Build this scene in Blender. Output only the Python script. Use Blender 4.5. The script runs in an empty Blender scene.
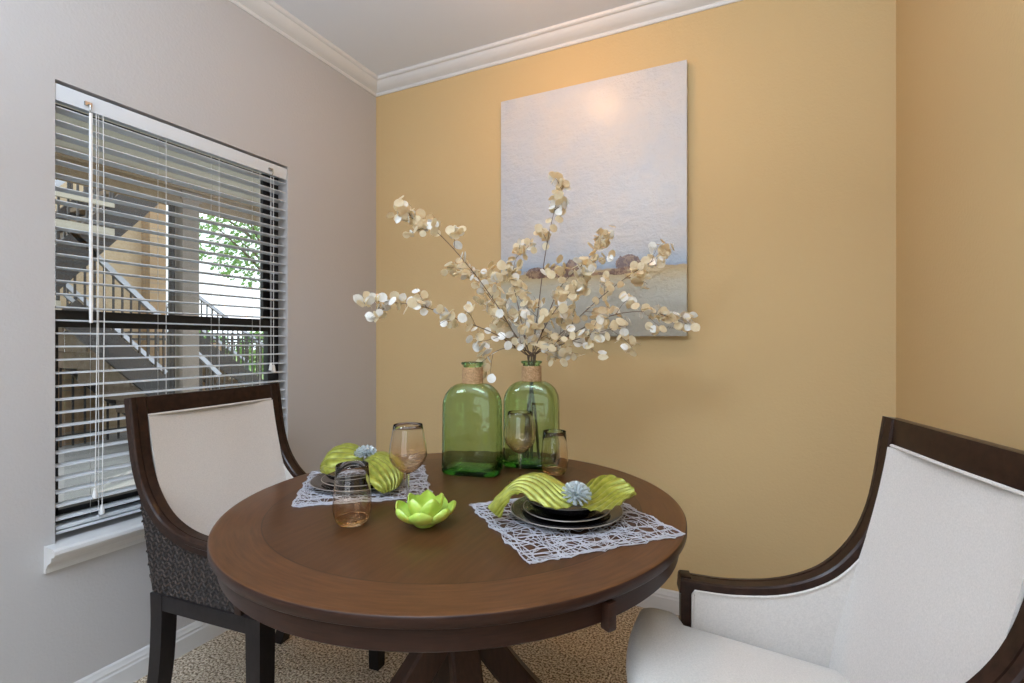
import bpy, bmesh, math, random
from mathutils import Vector, Matrix, Quaternion, noise
C = bpy.context.scene.collection
R = random.Random(7)
PI = math.pi
A, B, CEIL = -1.977, 2.32, 2.70          # left wall x, back wall y, ceiling
RW = .495                                # right wall x
F, TH, H = 503.0, math.atan(238/503), 1.2
FW = Vector((-math.sin(TH), math.cos(TH), 0)); RT = Vector((math.cos(TH), math.sin(TH), 0))
UP = Vector((0, 0, 1))
def P(lat, dep, z): return FW*dep + RT*lat + UP*z
def at(px, py, d): return FW*d + RT*((px-512)/F*d) + UP*(H+(341.5-py)/F*d)

# ---------------------------------------------------------------- materials
def mat(name, col, rough=.6, metal=0, spec=.5, **kw):
    m = bpy.data.materials.new(name); m.use_nodes = True
    b = m.node_tree.nodes['Principled BSDF']
    b.inputs['Base Color'].default_value = (*col, 1); b.inputs['Roughness'].default_value = rough
    b.inputs['Metallic'].default_value = metal; b.inputs['Specular IOR Level'].default_value = spec
    for k, v in kw.items(): b.inputs[k.replace('_', ' ')].default_value = v
    m['b'] = 1
    return m
def N(m, t, **kw):
    n = m.node_tree.nodes.new(t)
    for k, v in kw.items():
        if k.startswith('i_'): n.inputs[k[2:].replace('_', ' ')].default_value = v
        else: setattr(n, k, v)
    return n
def L(m, a, b): m.node_tree.links.new(a, b)
def bsdf(m): return m.node_tree.nodes['Principled BSDF']
def coord(m, scale=(1, 1, 1), out='Object'):
    c = N(m, 'ShaderNodeTexCoord'); mp = N(m, 'ShaderNodeMapping'); mp.inputs['Scale'].default_value = scale
    L(m, c.outputs[out], mp.inputs['Vector']); return mp.outputs['Vector']
def bump(m, fac, strength=.3, dist=.002):
    bn = N(m, 'ShaderNodeBump'); bn.inputs['Strength'].default_value = strength; bn.inputs['Distance'].default_value = dist
    L(m, fac, bn.inputs['Height']); L(m, bn.outputs['Normal'], bsdf(m).inputs['Normal']); return bn
def ramp(m, fac, stops, interp='LINEAR'):
    r = N(m, 'ShaderNodeValToRGB'); e = r.color_ramp.elements; r.color_ramp.interpolation = interp
    while len(e) < len(stops): e.new(.5)
    for i, (p, c) in enumerate(stops): e[i].position = p; e[i].color = (*c, 1)
    L(m, fac, r.inputs['Fac']); return r.outputs['Color']
def noise_tex(m, vec, scale, detail=2, rough=.5):
    n = N(m, 'ShaderNodeTexNoise'); n.inputs['Scale'].default_value = scale; n.inputs['Detail'].default_value = detail
    n.inputs['Roughness'].default_value = rough; L(m, vec, n.inputs['Vector']); return n.outputs['Fac']
def mixc(m, fac, a, b):
    x = N(m, 'ShaderNodeMix', data_type='RGBA')
    if hasattr(fac, 'type') and not isinstance(fac, float): L(m, fac, x.inputs[0])
    else: x.inputs[0].default_value = fac
    for s, v in ((6, a), (7, b)):
        if isinstance(v, tuple): x.inputs[s].default_value = (*v, 1)
        else: L(m, v, x.inputs[s])
    return x.outputs[2]
def mth(m, op, a, b=None, clamp=False):
    x = N(m, 'ShaderNodeMath', operation=op, use_clamp=clamp)
    for i, v in enumerate((a, b)):
        if v is None: continue
        if isinstance(v, (int, float)): x.inputs[i].default_value = v
        else: L(m, v, x.inputs[i])
    return x.outputs[0]

def wall_paint(name, col, st=.35):
    m = mat(name, col, .75, spec=.25); v = coord(m)
    a = noise_tex(m, v, 95, 3, .6)
    bump(m, a, st, .003)
    return m
def wood(name, c1, c2, rough, scale=(1, 12, 12), coat=.3, bmp=.05):
    m = mat(name, c1, rough, spec=.12, Coat_Weight=coat*.35, Coat_Roughness=.15)
    v = coord(m, scale); f = noise_tex(m, v, 9, 5, .6)
    L(m, ramp(m, f, [(.3, c1), (.7, c2)]), bsdf(m).inputs['Base Color']); bump(m, f, bmp, .001)
    return m
M = {}
M['white_wall'] = wall_paint('pale_wall_paint', (.48, .46, .45))
M['gold_wall'] = wall_paint('gold_wall_paint', (.56, .40, .20))
M['ceiling'] = wall_paint('ceiling_paint', (.74, .76, .80), .2)
M['trim'] = mat('white_trim', (.66, .65, .64), .4)
M['blind'] = mat('white_blind_slat', (.63, .67, .71), .45)
M['vinyl'] = mat('white_vinyl', (.8, .8, .8), .3)
M['cord'] = mat('white_cord', (.75, .75, .74), .7)
M['black_frame'] = mat('black_window_frame', (.012, .012, .014), .4)
M['steel'] = mat('brushed_steel', (.35, .34, .32), .3, 1)
# carpet
m = mat('beige_carpet', (.4, .3, .2), .95, spec=.1); v = coord(m)
f = noise_tex(m, v, 120, 3, .7); f2 = noise_tex(m, v, 60, 2, .5)
L(m, ramp(m, f, [(.40, (.13, .085, .05)), (.5, (.56, .46, .34)), (.60, (.84, .75, .61))]), bsdf(m).inputs['Base Color'])
bump(m, mth(m, 'ADD', f, f2), .9, .008); M['carpet'] = m
# table top: grain in the middle, banded ring on the border
def table_mat():
    m = mat('walnut_table_top', (.1, .05, .02), .30, spec=.12, Coat_Weight=.14, Coat_Roughness=.14)
    c = N(m, 'ShaderNodeTexCoord'); mp = N(m, 'ShaderNodeMapping'); L(m, c.outputs['Object'], mp.inputs['Vector'])
    mp.inputs['Scale'].default_value = (14, 1.2, 5); mp.inputs['Rotation'].default_value = (0, 0, .55)
    sx = N(m, 'ShaderNodeSeparateXYZ'); L(m, c.outputs['Object'], sx.inputs[0])
    g = noise_tex(m, mp.outputs['Vector'], 5, 5, .6)
    ang = mth(m, 'ARCTAN2', sx.outputs[1], sx.outputs[0])
    rad = mth(m, 'SQRT', mth(m, 'ADD', mth(m, 'MULTIPLY', sx.outputs[0], sx.outputs[0]), mth(m, 'MULTIPLY', sx.outputs[1], sx.outputs[1])))
    # eight veneer sectors on the border, each with its own tone, grain running along the ring
    sect = mth(m, 'FLOOR', mth(m, 'MULTIPLY', mth(m, 'ADD', ang, .35), 8/(2*PI)))
    wn = N(m, 'ShaderNodeTexWhiteNoise', noise_dimensions='1D'); L(m, sect, wn.inputs['W'])
    cb = N(m, 'ShaderNodeCombineXYZ'); L(m, mth(m, 'MULTIPLY', ang, 1.2), cb.inputs[0]); L(m, mth(m, 'MULTIPLY', rad, 22), cb.inputs[1])
    g2 = noise_tex(m, cb.outputs[0], 5, 5, .6)
    centre = ramp(m, g, [(.3, (.050, .021, .0085)), (.7, (.080, .034, .013))])
    border = ramp(m, g2, [(.3, (.058, .024, .0095)), (.7, (.105, .044, .017))])
    border = mixc(m, mth(m, 'MULTIPLY', wn.outputs['Value'], .3), border, (.14, .058, .02))
    isb = mth(m, 'GREATER_THAN', rad, .495)
    col = mixc(m, isb, centre, border)
    L(m, col, bsdf(m).inputs['Base Color'])
    line = mth(m, 'COMPARE', rad, .495); line.node.inputs[2].default_value = .0014
    col2 = mixc(m, line, col, (.035, .016, .008)); L(m, col2, bsdf(m).inputs['Base Color'])
    return m
M['table_top'] = table_mat()
M['table_wood'] = wood('dark_walnut_side', (.020, .0085, .0055), (.036, .015, .009), .35, (2, 2, 30), .3)
M['table_leg'] = wood('dark_walnut_leg', (.030, .014, .009), (.055, .026, .015), .4, (12, 12, 2), .2)
M['espresso'] = wood('espresso_wood', (.014, .007, .005), (.034, .016, .010), .3, (6, 6, 6), .4)
M['espresso_leg'] = wood('espresso_leg_wood', (.011, .009, .009), (.019, .015, .0145), .4, (6, 6, 3), .2)
def linen(name, col):
    m = mat(name, col, .9, spec=.15); m.node_tree.nodes['Principled BSDF'].inputs['Sheen Weight'].default_value = .15
    v = coord(m); w = N(m, 'ShaderNodeTexWave', wave_type='BANDS', bands_direction='Y'); w.inputs['Scale'].default_value = 260; L(m, v, w.inputs[0])
    w2 = N(m, 'ShaderNodeTexWave', wave_type='BANDS', bands_direction='Z'); w2.inputs['Scale'].default_value = 260; L(m, v, w2.inputs[0])
    n = noise_tex(m, v, 300, 3, .7)
    L(m, ramp(m, n, [(.3, tuple(c*.88 for c in col)), (.7, tuple(min(1, c*1.06) for c in col))]), bsdf(m).inputs['Base Color'])
    bump(m, mth(m, 'ADD', mth(m, 'ADD', w.outputs['Fac'], w2.outputs['Fac']), n), .25, .0008); return m
M['linen'] = linen('cream_linen', (.60, .555, .51))
M['linen_seat'] = linen('cream_linen_seat', (.61, .575, .53))
m = mat('woven_seagrass', (.04, .03, .028), .75); v = coord(m, (1, 1, 1)); f = noise_tex(m, v, 75, 3, .6)
L(m, ramp(m, f, [(.36, (.007, .005, .004)), (.64, (.058, .036, .026))]), bsdf(m).inputs['Base Color']); bump(m, f, .5, .002); M['weave'] = m
M['weave_back'] = mat('weave_backing', (.010, .007, .006), .9)
def glass(name, col, rough=.0, ior=1.45):
    m = bpy.data.materials.new(name); m.use_nodes = True; nt = m.node_tree
    nt.nodes.remove(nt.nodes['Principled BSDF'])
    g = N(m, 'ShaderNodeBsdfGlass'); g.inputs['Color'].default_value = (*col, 1); g.inputs['Roughness'].default_value = rough; g.inputs['IOR'].default_value = ior
    L(m, g.outputs[0], nt.nodes['Material Output'].inputs['Surface']); return m, g
M['green_glass'], _g = glass('recycled_green_glass', (.90, .95, .84))
va = N(M['green_glass'], 'ShaderNodeVolumeAbsorption'); va.inputs['Color'].default_value = (.25, .72, .30, 1); va.inputs['Density'].default_value = 36
L(M['green_glass'], va.outputs[0], M['green_glass'].node_tree.nodes['Material Output'].inputs['Volume'])
bn = N(M['green_glass'], 'ShaderNodeBump'); bn.inputs['Strength'].default_value = .25; bn.inputs['Distance'].default_value = .004
L(M['green_glass'], noise_tex(M['green_glass'], coord(M['green_glass']), 16, 2), bn.inputs['Height']); L(M['green_glass'], bn.outputs[0], _g.inputs['Normal'])
def amber(name, z0, z1, crackle=(0, 0)):
    m, g = glass(name, (1, 1, 1)); c = N(m, 'ShaderNodeTexCoord'); s = N(m, 'ShaderNodeSeparateXYZ'); L(m, c.outputs['Object'], s.inputs[0])
    mr = N(m, 'ShaderNodeMapRange'); mr.inputs['From Min'].default_value = z0; mr.inputs['From Max'].default_value = z1; L(m, s.outputs[2], mr.inputs['Value'])
    L(m, ramp(m, mr.outputs[0], [(0, (.98, .88, .75)), (.45, (.992, .94, .88)), (1, (.995, .993, .99))]), g.inputs['Color'])
    vo = N(m, 'ShaderNodeTexVoronoi', feature='DISTANCE_TO_EDGE'); vo.inputs['Scale'].default_value = 95; L(m, c.outputs['Object'], vo.inputs['Vector'])
    lo = N(m, 'ShaderNodeMapRange'); lo.inputs['From Min'].default_value = crackle[1]+.006; lo.inputs['From Max'].default_value = crackle[1]; L(m, s.outputs[2], lo.inputs['Value'])
    b = N(m, 'ShaderNodeBump'); b.inputs['Distance'].default_value = .003; L(m, mth(m, 'MULTIPLY', lo.outputs[0], .55), b.inputs['Strength'])
    L(m, vo.outputs['Distance'], b.inputs['Height']); L(m, b.outputs[0], g.inputs['Normal']); return m
M['wine_glass'] = amber('amber_wine_glass', .085, .19, (0, .135))
M['tumbler'] = amber('amber_tumbler_glass', .0, .11, (0, .0))
M['clear_glass'], _ = glass('clear_glass', (.985, .99, .99))
m = bpy.data.materials.new('window_pane_glass'); m.use_nodes = True; nt = m.node_tree; nt.nodes.remove(nt.nodes['Principled BSDF'])
t = N(m, 'ShaderNodeBsdfTransparent'); t.inputs[0].default_value = (.93, .95, .95, 1); gl = N(m, 'ShaderNodeBsdfGlossy'); gl.inputs['Roughness'].default_value = .02
fr = N(m, 'ShaderNodeFresnel'); fr.inputs[0].default_value = 1.45; mx = N(m, 'ShaderNodeMixShader')
L(m, fr.outputs[0], mx.inputs[0]); L(m, t.outputs[0], mx.inputs[1]); L(m, gl.outputs[0], mx.inputs[2]); L(m, mx.outputs[0], nt.nodes['Material Output'].inputs['Surface'])
M['pane'] = m
m = mat('jute_wrap', (.45, .26, .12), .9); v = coord(m); f = noise_tex(m, v, 200, 3)
L(m, ramp(m, f, [(.3, (.30, .165, .07)), (.7, (.60, .38, .20))]), bsdf(m).inputs['Base Color']); bump(m, f, .5, .001); M['jute'] = m
M['black_ceramic'] = mat('black_glazed_ceramic', (.010, .009, .010), .16, Coat_Weight=.5)
M['bowl_rim'] = mat('dark_bowl_rim', (.06, .055, .05), .3)
M['plate_rim'] = mat('silver_plate_rim', (.42, .38, .34), .3, .6)
m = mat('lime_glaze', (.42, .68, .07), .35, Subsurface_Weight=.15, Coat_Weight=.3); v = coord(m); f = noise_tex(m, v, 26, 4)
L(m, ramp(m, f, [(.3, (.34, .50, .05)), (.7, (.51, .66, .13))]), bsdf(m).inputs['Base Color']); M['lime'] = m
m = mat('green_satin', (.30, .36, .02), .36, .0, Sheen_Weight=.1); bsdf(m).inputs['Metallic'].default_value = .25
v = coord(m); f = noise_tex(m, v, 60, 3); L(m, ramp(m, f, [(.3, (.155, .165, .010)), (.7, (.30, .305, .035))]), bsdf(m).inputs['Base Color']); bump(m, f, .3, .002); M['satin'] = m
M['mat_yarn'] = mat('white_silver_strand', (.52, .53, .58), .4, .15)
m = mat('dried_stem', (.10, .06, .035), .8); M['stem'] = m
def pod(name, c1, c2, rough, tr):
    m = bpy.data.materials.new(name); m.use_nodes = True; b = bsdf(m); v = coord(m); f = noise_tex(m, v, 45, 3)
    col = ramp(m, f, [(.35, c1), (.65, c2)]); L(m, col, b.inputs['Base Color']); b.inputs['Roughness'].default_value = rough
    t = N(m, 'ShaderNodeBsdfTranslucent'); L(m, col, t.inputs[0]); x = N(m, 'ShaderNodeMixShader'); x.inputs[0].default_value = tr
    L(m, b.outputs[0], x.inputs[1]); L(m, t.outputs[0], x.inputs[2]); L(m, x.outputs[0], m.node_tree.nodes['Material Output'].inputs['Surface'])
    bump(m, noise_tex(m, v, 120, 2), .3, .001); return m
M['pod'] = pod('dried_seed_pod', (.84, .74, .54), (.93, .87, .70), .45, .58)
M['pearl'] = pod('pearly_seed_pod', (.80, .78, .72), (.95, .94, .90), .25, .2)

# ---------------------------------------------------------------- mesh helpers
class MB:
    def __init__(s): s.bm = bmesh.new(); s.mi = 0
    def _f(s, vs):
        try: f = s.bm.faces.new(vs); f.material_index = s.mi; f.smooth = True; return f
        except ValueError: return None
    def box(s, c, d, rot=None, bev=0):
        c = Vector(c); r = rot.to_matrix() if isinstance(rot, Quaternion) else (rot or Matrix.Identity(3)); vs = []
        for x in (-1, 1):
            for y in (-1, 1):
                for z in (-1, 1): vs.append(s.bm.verts.new(c + r @ Vector((x*d[0]/2, y*d[1]/2, z*d[2]/2))))
        fs = [s._f([vs[i] for i in q]) for q in ((0,1,3,2),(4,6,7,5),(0,4,5,1),(2,3,7,6),(0,2,6,4),(1,5,7,3))]
        if bev:
            es = list({e for f in fs for e in f.edges}); bmesh.ops.bevel(s.bm, geom=es, offset=bev, segments=2, profile=.7, affect='EDGES')
        return s
    def beam(s, a, b, w, h, up=UP, bev=0):   # box from a to b
        a = Vector(a); b = Vector(b); x = (b-a).normalized(); y = up.cross(x)
        y = y.normalized() if y.length > 1e-5 else Vector((0, 1, 0)); z = x.cross(y)
        return s.box((a+b)/2, ((b-a).length, w, h), Matrix((x, y, z)).transposed(), bev)
    def grid(s, rows, closeu=False, closev=False, flip=False):
        vv = [[s.bm.verts.new(p) for p in r] for r in rows]; n = len(vv); k = len(vv[0])
        for i in range(n if closeu else n-1):
            for j in range(k if closev else k-1):
                q = [vv[i][j], vv[(i+1) % n][j], vv[(i+1) % n][(j+1) % k], vv[i][(j+1) % k]]
                s._f(q[::-1] if flip else q)
        return vv
    def cap(s, loop, flip=False):
        s._f(loop[::-1] if flip else loop)
    def lathe(s, prof, seg=40, c=(0, 0, 0), ends=False):
        c = Vector(c); rows = []
        for r, z in prof:
            rows.append([c + Vector((max(r, 1e-5)*math.cos(2*PI*i/seg), max(r, 1e-5)*math.sin(2*PI*i/seg), z)) for i in range(seg)])
        vv = s.grid(rows, closev=True, flip=True)
        bmesh.ops.remove_doubles(s.bm, verts=[v for r in vv for v in r], dist=3e-5)
        return s
    def tube(s, path, r, seg=6, taper=None, cap=True):
        path = [Vector(p) for p in path]; n = len(path)
        rs = r if isinstance(r, (list, tuple)) else [r if taper is None else r+(taper-r)*i/(n-1) for i in range(n)]
        rows = []; up = None
        for i, p in enumerate(path):
            d = (path[min(i+1, n-1)]-path[max(i-1, 0)]).normalized()
            if up is None: up = d.orthogonal().normalized()
            up = (up - d*up.dot(d)); up = up.normalized() if up.length > 1e-6 else d.orthogonal().normalized()
            sd = d.cross(up)
            rows.append([p + (up*math.cos(2*PI*k/seg)+sd*math.sin(2*PI*k/seg))*rs[i] for k in range(seg)])
        vv = s.grid(rows, closev=True)
        if cap: s.cap(vv[0]); s.cap(vv[-1], True)
        return s
    def prism(s, poly, ax, a0, a1, bev=0):    # poly in the two other axes, extruded along axis ax
        def mk(p, t):
            l = list(p); l.insert(ax, t); return Vector(l)
        v0 = [s.bm.verts.new(mk(p, a0)) for p in poly]; v1 = [s.bm.verts.new(mk(p, a1)) for p in poly]; n = len(poly)
        fs = [s._f(v0), s._f(v1[::-1])]
        for i in range(n): fs.append(s._f([v0[i], v1[i], v1[(i+1) % n], v0[(i+1) % n]]))
        if bev:
            es = list({e for f in fs[:2] if f for e in f.edges}); bmesh.ops.bevel(s.bm, geom=es, offset=bev, segments=2, profile=.6, affect='EDGES')
        return s
    def sphere(s, c, r, u=8, v=6, rot=None):
        c = Vector(c); r = Vector(r) if hasattr(r, '__len__') else Vector((r, r, r)); rot = rot or Matrix.Identity(3)
        rows = [[c + rot @ Vector((r.x*math.sin(PI*i/v)*math.cos(2*PI*j/u), r.y*math.sin(PI*i/v)*math.sin(2*PI*j/u), r.z*math.cos(PI*i/v))) for j in range(u)] for i in range(1, v)]
        vv = s.grid(rows, closev=True, flip=False); s.cap(vv[0]); s.cap(vv[-1], True); return s
    def build(s, name, mats, parent=None, loc=(0, 0, 0), rot=0, flat=False, mods=None, sharp=35):
        bm = s.bm; bmesh.ops.recalc_face_normals(bm, faces=bm.faces)
        me = bpy.data.meshes.new(name); bm.to_mesh(me); bm.free()
        for x in (mats if isinstance(mats, list) else [mats]): me.materials.append(x)
        if flat: me.shade_flat()
        else: me.set_sharp_from_angle(angle=math.radians(sharp))
        o = bpy.data.objects.new(name, me); C.objects.link(o); o.location = loc; o.rotation_euler.z = rot
        if parent: o.parent = parent
        return o
def tag(o, label=None, cat=None, group=None, kind=None):
    for k, v in (('label', label), ('category', cat), ('group', group), ('kind', kind)):
        if v: o[k] = v
    return o
def empty(name, loc=(0, 0, 0), rz=0, *a, **k):
    o = bpy.data.objects.new(name, None); C.objects.link(o); o.location = loc; o.rotation_euler.z = rz; o.empty_display_size = .1
    return tag(o, *a, **k)
def S(o): o['kind'] = 'structure'; return o
def copy_tree(o, parent=None):
    c = o.copy(); C.objects.link(c)
    if parent: c.parent = parent
    for ch in [x for x in list(C.objects) if x.parent == o]: copy_tree(ch, c)
    return c
def crom(pts, n=8):
    pts = [Vector(p) for p in pts]; q = [pts[0]*2-pts[1]]+pts+[pts[-1]*2-pts[-2]]; out = []
    for i in range(1, len(q)-2):
        for k in range(n):
            t = k/n; a, b, c, d = q[i-1:i+3]
            out.append(.5*((2*b)+(c-a)*t+(2*a-5*b+4*c-d)*t*t+(3*b-a-3*c+d)*t**3))
    return out+[pts[-1]]

# ---------------------------------------------------------------- room
WY0, WY1, WZ0, WZ1 = .816, 1.697, .564, 2.027
FRONT, EAST = -3.6, 3.0
b = MB(); b.box(((A+EAST)/2, (FRONT+B)/2, -.05), (EAST-A+.3, B-FRONT+.3, .1)); S(b.build('floor', M['carpet'], flat=True))
b = MB(); b.box(((A+EAST)/2, (FRONT+B)/2, CEIL+.05), (EAST-A+.3, B-FRONT+.3, .1)); S(b.build('ceiling', M['ceiling'], flat=True))
b = MB(); T = .15
for (y0, y1, z0, z1) in ((FRONT, WY0, 0, CEIL), (WY1, B+.15, 0, CEIL), (WY0, WY1, 0, WZ0), (WY0, WY1, WZ1, CEIL)):
    b.box((A-T/2, (y0+y1)/2, (z0+z1)/2), (T, y1-y0, z1-z0))
bmesh.ops.remove_doubles(b.bm, verts=b.bm.verts, dist=1e-4)
S(b.build('wall_left', M['white_wall'], flat=True))
b = MB(); b.box(((A+RW)/2, B+.075, CEIL/2), (RW-A, .15, CEIL)); S(b.build('wall_back', M['gold_wall'], flat=True))
b = MB(); b.box((RW+.075, (B+.15-.1)/2, CEIL/2), (.15, B+.25, CEIL)); S(b.build('wall_right', M['gold_wall'], flat=True))
b = MB(); b.box(((RW+.15+EAST)/2, -.025, CEIL/2), (EAST-RW-.15, .15, CEIL)); S(b.build('wall_north_return', M['white_wall'], flat=True))
b = MB(); b.box((EAST+.075, FRONT/2, CEIL/2), (.15, -FRONT+.1, CEIL)); S(b.build('wall_east', M['white_wall'], flat=True))
b = MB()      # wall behind the camera with a wide patio door opening
for (x0, x1, z0, z1) in ((A, -1.3, 0, CEIL), (1.9, EAST, 0, CEIL), (-1.3, 1.9, 2.3, CEIL)):
    b.box(((x0+x1)/2, FRONT-.075, (z0+z1)/2), (x1-x0, .15, z1-z0))
S(b.build('wall_front', M['white_wall'], flat=True))
b = MB()
for x in (-1.27, .3, 1.87): b.box((x, FRONT-.075, 1.15), (.06, .06, 2.3))
for z in (.03, 2.27): b.box((.3, FRONT-.075, z), (3.2, .06, .06))
S(b.build('door_1', M['vinyl'], flat=True))

def sweep_trim(name, prof, path, mt):    # prof (offset from the wall, z); path: list of (point, inward dir) corner points
    b = MB(); rows = []
    for p, d in path: rows.append([Vector((p[0]+d[0]*o, p[1]+d[1]*o, z)) for o, z in prof])
    vv = b.grid(rows, closev=True); b.cap(vv[0]); b.cap(vv[-1], True)
    return S(b.build(name, mt, sharp=25))
cr = [(0, 2.63), (.006, 2.63), (.010, 2.637), (.010, 2.644), (.016, 2.647), (.024, 2.650), (.034, 2.656), (.044, 2.664), (.052, 2.674), (.057, 2.683), (.065, 2.685), (.070, 2.690), (.072, 2.70), (0, 2.70)]
cr = [(o*1.08, z) for o, z in cr]
sweep_trim('trim_1', cr, [((A, FRONT), (1, 0)), ((A, B), (1, -1)), ((RW, B), (-1, -1)), ((RW, 0), (-1, 0))], M['trim'])
bb = [(0, 0), (.016, 0), (.016, .062), (.013, .068), (.013, .076), (.009, .082), (.007, .092), (.003, .097), (0, .097)]
sweep_trim('baseboard_left', bb, [((A, FRONT), (1, 0)), ((A, B), (1, -1))], M['trim'])
sweep_trim('baseboard_back', bb, [((A, B), (1, -1)), ((RW, B), (-1, -1))], M['trim'])
sweep_trim('baseboard_right', bb, [((RW, B), (-1, -1)), ((RW, -.1), (-1, 0))], M['trim'])
# stool and apron under the window
b = MB(); pr = [(-.12, .562), (-.12, .545), (0, .545), (0, .482), (.010, .482), (.012, .497), (.024, .512), (.040, .520), (.044, .530), (.044, .536), (.060, .540), (.064, .548), (.062, .558), (.056, .5635), (0, .5645)]
rows = []
for y, e in ((WY0-.028, 0), (WY1+.028, 0)):
    rows.append([Vector((A+o, y if o >= 0 else (WY0 if y < 1 else WY1), z)) for o, z in pr])
vv = b.grid(rows, closev=True); b.cap(vv[0]); b.cap(vv[-1], True)
S(b.build('trim_2', M['trim'], sharp=30))
# window_1
XF = A-.085
w = empty('window_1', (0, 0, 0)); S(w)
b = MB(); fw_ = .022
for y in (WY0+fw_/2, WY1-fw_/2): b.box((XF, y, (WZ0+WZ1)/2), (.045, fw_, WZ1-WZ0))
for z in (WZ0+.025, WZ1-fw_/2): b.box((XF, (WY0+WY1)/2, z), (.06, WY1-WY0-.07, fw_))
b.build('window_frame', M['black_frame'], w, flat=True)
b = MB(); y0, y1 = WY0+.022, WY1-.022
b.box((XF+.008, (y0+y1)/2, 1.272), (.035, y1-y0, .05)); b.box((XF+.008, (y0+y1)/2, .625), (.03, y1-y0, .05))
for y, e in ((y0+.006, .012), (y1-.018, .036)): b.box((XF+.008, y, .93), (.03, e, .66))
sa = b.build('lower_sash', M['black_frame'], w, flat=True)
b = MB(); b.box((XF+.008, (y0+y1)/2, .93), (.004, y1-y0-.07, .62)); b.build('glass_pane', M['pane'], sa, flat=True)
b = MB()
for y, e in ((y0+.005, .010), (y1-.018, .036)): b.box((XF-.02, y, 1.64), (.018, e, .70))
b.box((XF-.02, (y0+y1)/2, 1.975), (.018, y1-y0, .022)); b.box((XF-.02, (y0+y1)/2, 1.29), (.018, y1-y0, .03))
sa = b.build('upper_sash', M['black_frame'], w, flat=True)
b = MB(); b.box((XF-.022, (y0+y1)/2, 1.64), (.004, y1-y0-.045, .66)); b.build('glass_pane', M['pane'], sa, flat=True)

# blinds
XB = A-.034
bl = empty('window_blind', (XB, (WY0+WY1)/2, WZ1), 0, 'white horizontal slatted blind lowered over the whole window', 'window blind')
def bp(mb, name, mt, par=bl, **k):
    o = mb.build(name, mt, par, **k)
    if par == bl: o.location = -Vector(bl.location)
    return o
b = MB(); b.box((XB-.004, (WY0+WY1)/2, 1.996), (.05, WY1-WY0-.006, .038)); bp(b, 'headrail', M['blind'], flat=True)
b = MB(); b.box((XB+.0275, (WY0+WY1)/2, 1.990), (.006, WY1-WY0-.004, .052), bev=.0015); bp(b, 'valance', M['blind'])
ns = 32; zt, zb_ = 1.945, .632; proto = None
for i in range(ns):
    z = zt+(zb_-zt)*i/(ns-1)
    if proto is None:
        b = MB(); n = 8; ww = .054; r1 = []; r2 = []
        for y in (WY0+.006, WY1-.006):
            r1.append([Vector((XB-ww/2+ww*k/n, y, .0028*(1-(2*k/n-1)**2)+.0014)) for k in range(n+1)] + [Vector((XB-ww/2+ww*k/n, y, .0028*(1-(2*k/n-1)**2)-.0014)) for k in range(n, -1, -1)])
        vv = b.grid(r1, closev=True); b.cap(vv[0]); b.cap(vv[-1], True)
        proto = bp(b, 'slat', M['blind']); sl = proto
    else:
        sl = proto.copy(); C.objects.link(sl); sl.parent = bl
    sl.location = -Vector(bl.location)+Vector((0, 0, z))
for k in range(2):
    b = MB(); b.box((XB, (WY0+WY1)/2, .606-k*.014), (.05, WY1-WY0-.012, .009 if k else .011), bev=.002); bp(b, 'bottom_rail' , M['blind'])
ladder_y = [.937, 1.154, 1.363, 1.555]
for y in ladder_y:
    b = MB()
    for x in (XB+.0255, XB-.0255): b.tube([(x, y, 1.975), (x, y, .60)], .0009, 5)
    for i in range(ns):
        z = zt+(zb_-zt)*i/(ns-1)-.0015; b.tube([(XB+.0255, y, z), (XB-.0255, y, z)], .0007, 4)
    bp(b, 'ladder_cord', M['cord'])
b = MB(); yw = .908; b.tube([(XB+.040, yw, 1.955), (XB+.041, yw, 1.262)], .0052, 6); bp(b, 'tilt_wand', M['vinyl'])
for yy in (yw-.004, 1.605):
    b = MB(); b.tube([(XB+.03, yy, 1.985), (XB+.046, yy, 1.978), (XB+.047, yy, 1.966), (XB+.040, yy, 1.955)], .0022, 6); b.box((XB+.033, yy, 1.985), (.008, .02, .012)); bp(b, 'clip', M['steel'])
for yy, zz in ((.926, .70), (.946, .64)):
    b = MB(); b.tube([(XB+.034, yy, 1.965), (XB+.035, yy+.004, 1.4), (XB+.036, yy-.004, zz)], .0014, 5); lc = bp(b, 'lift_cord', M['cord'])
    b = MB(); b.lathe([(0, .03), (.003, .03), (.007, .012), (.008, 0), (.005, -.003), (0, -.003)], 10, (XB+.036, yy-.004, zz-.02)); b.build('tassel', M['cord'], lc)
for yy, zz in ((1.603, 1.10), (1.617, 1.09)):
    b = MB(); b.tube([(XB+.036, yy, 1.955), (XB+.037, yy, zz)], .0012, 5); lc = bp(b, 'lift_cord', M['cord'])
    b = MB(); b.lathe([(0, .034), (.004, .034), (.008, .014), (.010, 0), (.006, -.003), (0, -.003)], 10, (XB+.037, yy, zz-.03)); b.build('tassel', M['cord'], lc)

# ---------------------------------------------------------------- painting
pw, ph, px0, pz0 = .896, 1.192, -.694, 1.8195
m = mat('oil_on_canvas', (.6, .6, .6), .38, Coat_Weight=.34, Coat_Roughness=.27)
tc = N(m, 'ShaderNodeTexCoord'); sp = N(m, 'ShaderNodeSeparateXYZ'); L(m, tc.outputs['Object'], sp.inputs[0])
x_, z_ = sp.outputs[0], sp.outputs[2]; vec = tc.outputs['Object']
big = noise_tex(m, vec, 2.2, 4, .6); fine = noise_tex(m, coord(m, (1, 1, 2.5)), 9, 5, .65); brush = noise_tex(m, coord(m, (1.2, 1, 1)), 28, 4, .7)
sky = ramp(m, big, [(.32, (.42, .455, .53)), (.45, (.50, .50, .52)), (.55, (.55, .515, .495)), (.66, (.45, .465, .50))])
sky = mixc(m, mth(m, 'MULTIPLY', fine, .35), sky, (.52, .52, .52))
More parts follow.
